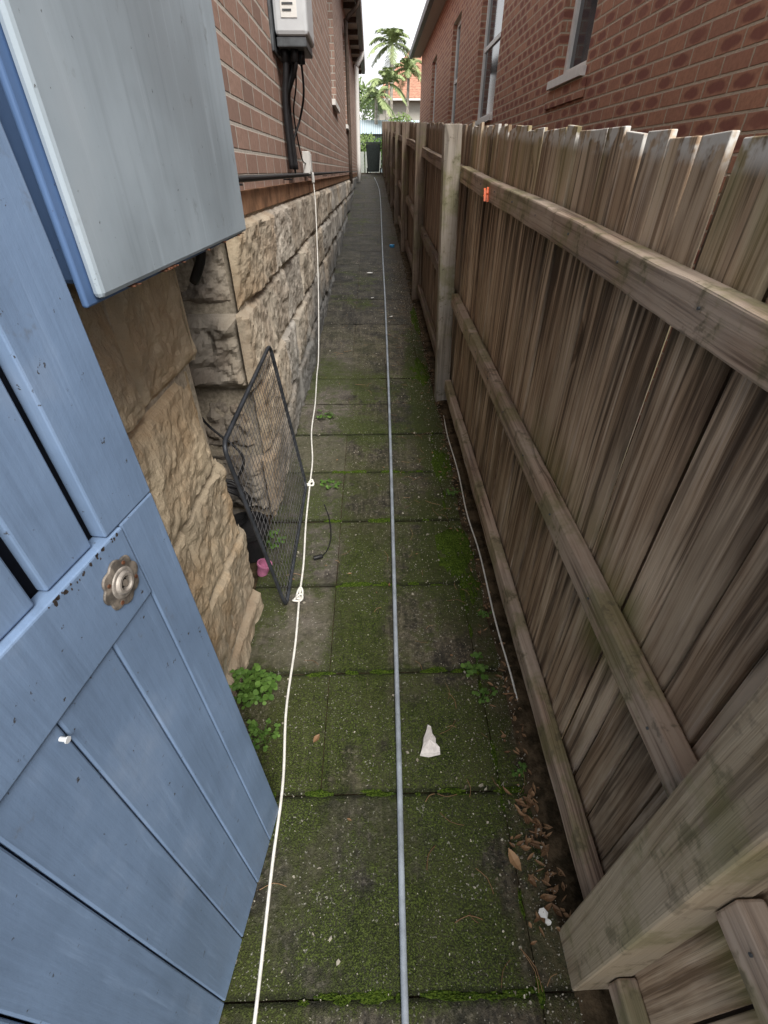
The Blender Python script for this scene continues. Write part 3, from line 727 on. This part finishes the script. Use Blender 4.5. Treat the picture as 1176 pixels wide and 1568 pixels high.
for i in range(45): leaf(0.49-abs(random.gauss(0,.04)),U(0.33,0.65),U(.02,.04),U(.008,.018),U(0,6.28),U(0,.35),r=U(0,.5))
for i in range(60): leaf(U(-.45,.45),U(0.1,9),U(.010,.026),U(.004,.010),U(0,6.28),U(0,.3))
leaf(0.385,0.46,.06,.03,2.0,.2,.02,.95); leaf(-0.215,0.82,.035,.02,1.0,.1,.015,.4)
mb.obj('leaf_litter')
mb=MB(); mb.mat(m_dead)
for i in range(160):
    x=U(0.15,0.5) if R()<.7 else U(-.4,.4); y=U(0.1,6); a=U(0,6.28); l=U(.02,.09)
    mb.cr=R()*0.9; mb.tube([(x,y,gz(y)+.012),(x+l*.5*math.cos(a),y+l*.5*math.sin(a),gz(y)+.016),(x+l*math.cos(a+.3),y+l*math.sin(a+.3),gz(y+l*math.sin(a+.3))+.013)],U(.0006,.0012),4,2)
mb.obj('twigs')
mb=MB(); mb.mat(m_chip)
for i in range(6500):
    t=R(); y=0.03+8*t**1.5
    if R()<0.55: x=0.49-abs(random.gauss(0,0.13))
    else: x=U(-0.47,0.5)
    s=U(.0006,.0028)*(1.0 if R()<.93 else 2.8); k=random.randint(3,6); a0=U(0,6); st=U(.4,1.0); aa=U(0,3.14)
    r=min(1,max(0,random.gauss(0.58,0.33)))
    pb=[];pt=[]; zz=0.010 if x>.47 else 0.0
    for j in range(k):
        a=a0+6.28*j/k; q=s*U(.5,1.3); dx=q*math.cos(a); dy=q*st*math.sin(a); dx,dy=dx*math.cos(aa)-dy*math.sin(aa),dx*math.sin(aa)+dy*math.cos(aa)
        pb.append(mb.vert((x+dx,y+dy,gz(y)+.004+zz))); pt.append(mb.vert((x+dx*.8,y+dy*.8,gz(y)+.008+zz+s*U(.2,.8))))
    mb.face(pt,r)
    for j in range(k): mb.face([pb[j],pb[(j+1)%k],pt[(j+1)%k],pt[j]],r)
mb.obj('debris_chips')
mb=MB(); mb.mat(plain('plaster',(0.72,0.68,0.66),0.9,var=0.12,sc=60,bump=0.5))
out=[(-0.034,-0.052),(-0.005,-0.058),(0.036,-0.05),(0.037,-0.035),(0.024,-0.02),(0.026,0.0),(0.016,0.018),(0.013,0.045),(0.002,0.055),(-0.006,0.03),(-0.018,0.005),(-0.022,-0.02)]
cx,cy=0.172,0.81
bt=[mb.vert((cx+a,cy+b,gz(cy)+.008)) for a,b in out]; tp=[mb.vert((cx+a*.92+.001,cy+b*.92,gz(cy)+.022+U(-.004,.004))) for a,b in out]
ct=mb.vert((cx+.002,cy-.01,gz(cy)+.032))
for j in range(len(out)):
    k=(j+1)%len(out); mb.face([bt[j],bt[k],tp[k],tp[j]]); mb.face([tp[j],tp[k],ct])
mb.obj('plaster_shard')
mb=MB(); mb.mat(m_white)
for (x,y,s) in ((0.435,0.345,.014),(0.445,0.325,.010),(-0.035,7.2,.04),(-0.0,6.0,.02),(0.2,5.3,.02)):
    q=[(x+s*math.cos(a)*U(.6,1.2),y+s*math.sin(a)*U(.5,1.2),gz(y)+.02+U(0,.006)) for a in (0,1,2,3.1,4.2,5.2)]; mb.poly(q)
mb.obj('paper_scraps')
m_or=plain('orange_plastic',(0.70,0.14,0.05),0.5)
mb=MB(); mb.mat(m_or)
y=2.47; z=gz(y)+1.375
mb.box(-0.0,0.009,-0.02,0.022,0,0.011,fn=lambda a,b,c:(0.512+a+c*0.3,y+b*0.6+c,z+0.02+b+c)); mb.box(0,0.009,-0.02,0.022,0,0.010,fn=lambda a,b,c:(0.50+a,y+b*0.4+c,z+0.02+b*0.9+c))
mb.tube([(0.498,y,z+.02),(0.508,y+.008,z+.03),(0.52,y,z+.03)],0.003,6,3)
mb.obj('clothes_peg')
mb=MB(); mb.mat(plain('blue_plastic',(0.05,0.25,0.5),0.4)); yy=9.0; mb.cyl((0.34,yy,gz(yy)+.006),(0,0,1),0,0,16,prof=[(0,0),(.04,0),(.045,.02),(.04,.04),(.0,.045)]); mb.obj('bottle_cap')

# ---------------------------------------------------------------- wheelie bin
Bn=empty('wheelie_bin'); bx,by=0.10,23.4; bz=gz(by)
m_bin=plain('dark_green_plastic',(0.022,0.03,0.03),0.5)
mb=MB(); mb.mat(m_bin)
mb.box(-1,1,-1,1,0,1,fn=lambda a,b,c:(bx+a*(0.23+0.06*c),by+b*(0.25+0.08*c),bz+0.06+c*0.88)); mb.obj('body',Bn,bevel=0.03)
mb=MB(); mb.mat(m_bin); mb.box(bx-.31,bx+.31,by-.35,by+.36,bz+.945,bz+1.0,fn=lambda a,b,c:(a,b,c+(0.03 if (b>by) else 0))); mb.tube([(bx-.25,by+.4,bz+.95),(bx,by+.42,bz+.96),(bx+.25,by+.4,bz+.95)],.015,8,4); mb.obj('lid',Bn,bevel=0.015)
mb=MB(); mb.mat(m_black)
for s in (-1,1): mb.cyl((bx+s*.27,by+.22,bz+.1),(1,0,0),0.1,0.04,20)
mb.obj('wheels',Bn)

# ---------------------------------------------------------------- background
def shrub(name,cx,cy,cz,rx,ry,rz,n,ls,mat):
    mb=MB(); mb.mat(mat)
    cl=[(Vector((U(-1,1),U(-1,1),U(-.8,1))),U(.3,.55)) for _ in range(12)]
    for i in range(n):
        c,rr=random.choice(cl); d=Vector((random.gauss(0,1),random.gauss(0,1),random.gauss(0,1))).normalized()*rr*U(.7,1.05)
        q=c*0.7+d; p=Vector((cx+q.x*rx,cy+q.y*ry,cz+q.z*rz)); a=Vector((U(-1,1),U(-1,1),U(-1,1))).normalized(); b=a.orthogonal().normalized(); l=ls*U(.6,1.3)
        mb.poly([p,p+a*l*.5+b*l*.25,p+a*l,p+a*l*.5-b*l*.25],min(1,max(0,0.5+0.4*q.z+U(-.3,.3))))
    mb.mat(m_brown)
    for k in range(4): mb.tube([(cx+U(-.2,.2)*rx,cy,1.6),(cx+U(-.4,.4)*rx,cy,cz),(cx+U(-.6,.6)*rx,cy,cz+rz*.5)],0.05,6,3)
    return mb.obj(name)
m_bark=plain('palm_bark',(0.36,0.33,0.28),0.9,var=0.4,sc=8)
def palm(x,y,zt,fl,nf=16):
    P=empty('palm_tree'); mb=MB(); mb.mat(m_bark)
    mb.tube([(x+U(-.3,.3),y,1.5),(x+U(-.1,.1),y,zt*0.5),(x,y,zt)],0.12,8,6,rad=(1.2,0.7)); mb.obj('trunk',P,smooth=True)
    mb=MB(); mb.mat(m_palm)
    for i in range(nf):
        an=6.28*i/nf+U(-.2,.2); el=U(-.1,1.25); d=Vector((math.cos(an),math.sin(an),0)); L=fl*U(.8,1.1); pts=[]
        for k in range(13):
            f=k/12; pts.append(Vector((x,y,zt))+d*(L*f*math.cos(el)*(1-.1*f))+Vector((0,0,L*(math.sin(el)*f-0.62*f*f))))
        mb.cr=.3; mb.tube(pts,0.018,4,1,rad=(1.2,.3))
        for k in range(1,13):
            for h in (0,.33,.66):
                if k==12 and h: continue
                p=pts[k] if h==0 else pts[k].lerp(pts[min(12,k+1)],h)
                t=(pts[k]-pts[k-1]).normalized(); s=t.cross(Vector((0,0,1))).normalized(); ll=L*.24*math.sin(math.pi*min(1,(k+h)/13*.85+.12))
                for sg in (-1,1):
                    e=p+s*sg*ll*.8+t*ll*.5+Vector((0,0,-ll*U(.15,.6))); w=t*0.022
                    mb.poly([p-w,p+w,e.lerp(p,.3)+w,e,e.lerp(p,.3)-w],R())
    mb.obj('fronds',P)
palm(1.35,38,7.6,2.0); palm(1.0,36,5.7,1.7); palm(0.35,34,4.9,1.5,14); palm(2.6,42,7.0,1.9)
shrub('garden_shrub',1.7,31,2.6,1.3,1.2,1.3,3500,.16,m_leafd)
shrub('garden_shrub',-0.5,29,2.3,0.9,1,0.9,2500,.14,m_leafd)
shrub('garden_shrub',0.5,27.5,2.3,1.0,.6,.8,3000,.12,m_leaf)
shrub('leafy_tree',-2.2,48,6.0,2.4,2,1.8,3500,.3,m_leafd)
D=empty('tiled_roof_house')
mb=MB(); mb.mat(plain('pale_render',(0.5,0.48,0.43),0.8,var=.1)); mb.box(0.8,12,52,62,1.5,6.6)
mb.mat(m_white); mb.box(1.6,3.0,51.9,51.98,3.6,5.4); mb.mat(m_glass); mb.box(1.7,2.9,51.85,51.89,3.7,5.3); mb.obj('walls',D)
m_tile2=tile_mat('orange_tile',(0.5,0.26,0.18))
mb=MB(); mb.mat(m_tile2)
mb.poly([(0.2,51.3,6.5),(12.5,51.3,6.5),(9,57,10.2),(3.5,57,10.2)]); mb.poly([(0.2,51.3,6.5),(3.5,57,10.2),(0.2,62.5,6.5)]); mb.poly([(12.5,51.3,6.5),(12.5,62.5,6.5),(9,57,10.2)]); mb.poly([(0.2,62.5,6.5),(3.5,57,10.2),(9,57,10.2),(12.5,62.5,6.5)])
mb.mat(m_white); mb.box(0.15,12.55,51.2,51.29,6.4,6.52); mb.obj('roof',D)
Sd=empty('garden_shed')
m_tin=MT('corrugated_steel',0.5,0.4); p=m_tin.pos(); x,y,z=m_tin.sep(p)
m_tin.col(m_tin.MIX(m_tin.MR(m_tin.M('SINE',m_tin.M('MULTIPLY',x,60.0)),-1,1),(0.25,0.33,0.38),(0.48,0.56,0.60))); m_tin=m_tin.m
mb=MB(); mb.mat(m_tin); mb.box(-4,2.6,33,36,1.5,3.3); mb.poly([(-4.2,32.7,3.3),(2.8,32.7,3.3),(2.8,34.5,4.0),(-4.2,34.5,4.0)]); mb.poly([(-4.2,36.3,3.3),(2.8,36.3,3.3),(2.8,34.5,4.0),(-4.2,34.5,4.0)])
mb.obj('shed_body',Sd)
mb=MB(); mb.mat(m_white); mb.box(-0.4,-0.2,32.9,32.98,1.6,3.2); mb.box(0.9,1.0,32.9,32.98,1.6,3.2); mb.obj('trim',Sd)
mb=MB(); mb.mat(plain('steel_fence_paint',(0.42,0.47,0.44),0.6,var=.1)); 
for k in range(60): mb.box(-6+k*.25,-6+k*.25+.2,26.0-(k%2)*.02,26.03-(k%2)*.02,1.5,2.35)
mb.obj('metal_fence')

# ---------------------------------------------------------------- light
w=bpy.data.worlds.new('World'); sc.world=w; w.use_nodes=True
nt=w.node_tree; sky=nt.nodes.new('ShaderNodeTexSky'); sky.sky_type='NISHITA'; sky.sun_disc=False
el=math.radians(50); sd=Vector((0.42,-1.0,0)).normalized()
sky.sun_elevation=el; sky.sun_rotation=math.atan2(sd.x,sd.y); sky.dust_density=4.0; sky.air_density=1.0; sky.ozone_density=0.6
# thin bright cloud cover over the clear sky
tc=nt.nodes.new('ShaderNodeTexCoord'); cn=nt.nodes.new('ShaderNodeTexNoise'); cn.inputs['Scale'].default_value=3.0; cn.inputs['Detail'].default_value=6
nt.links.new(tc.outputs['Generated'],cn.inputs['Vector'])
mr=nt.nodes.new('ShaderNodeMapRange'); nt.links.new(cn.outputs[0],mr.inputs[0])
for i,v in ((1,0.35),(2,0.6),(3,0.70),(4,0.97)): mr.inputs[i].default_value=v
mx=nt.nodes.new('ShaderNodeMix'); mx.data_type='RGBA'
nt.links.new(mr.outputs[0],mx.inputs[0]); nt.links.new(sky.outputs[0],mx.inputs[6]); mx.inputs[7].default_value=(9.6,9.6,9.7,1)
nt.links.new(mx.outputs[2],nt.nodes['Background'].inputs[0]); nt.nodes['Background'].inputs[1].default_value=0.15
L=bpy.data.lights.new('sun','SUN'); L.energy=5.0; L.angle=math.radians(30); L.color=(1.0,0.95,0.88)
lo=bpy.data.objects.new('sun',L); sc.collection.objects.link(lo)
dv=Vector((sd.x*math.cos(el),sd.y*math.cos(el),math.sin(el)))
lo.rotation_euler=dv.to_track_quat('Z','Y').to_euler()
# ---------------------------------------------------------------- camera
cd=bpy.data.cameras.new('camera'); cd.sensor_fit='VERTICAL'; cd.sensor_height=36; cd.lens=16.19; cd.clip_start=0.02; cd.clip_end=1500
co=bpy.data.objects.new('camera',cd); sc.collection.objects.link(co); co.location=(0,0,1.65)
co.rotation_euler=(math.radians(90-36.5),0,math.radians(-1.3)); sc.camera=co
sc.view_settings.view_transform='Standard'; sc.view_settings.look='None'; sc.view_settings.exposure=0
print('done')
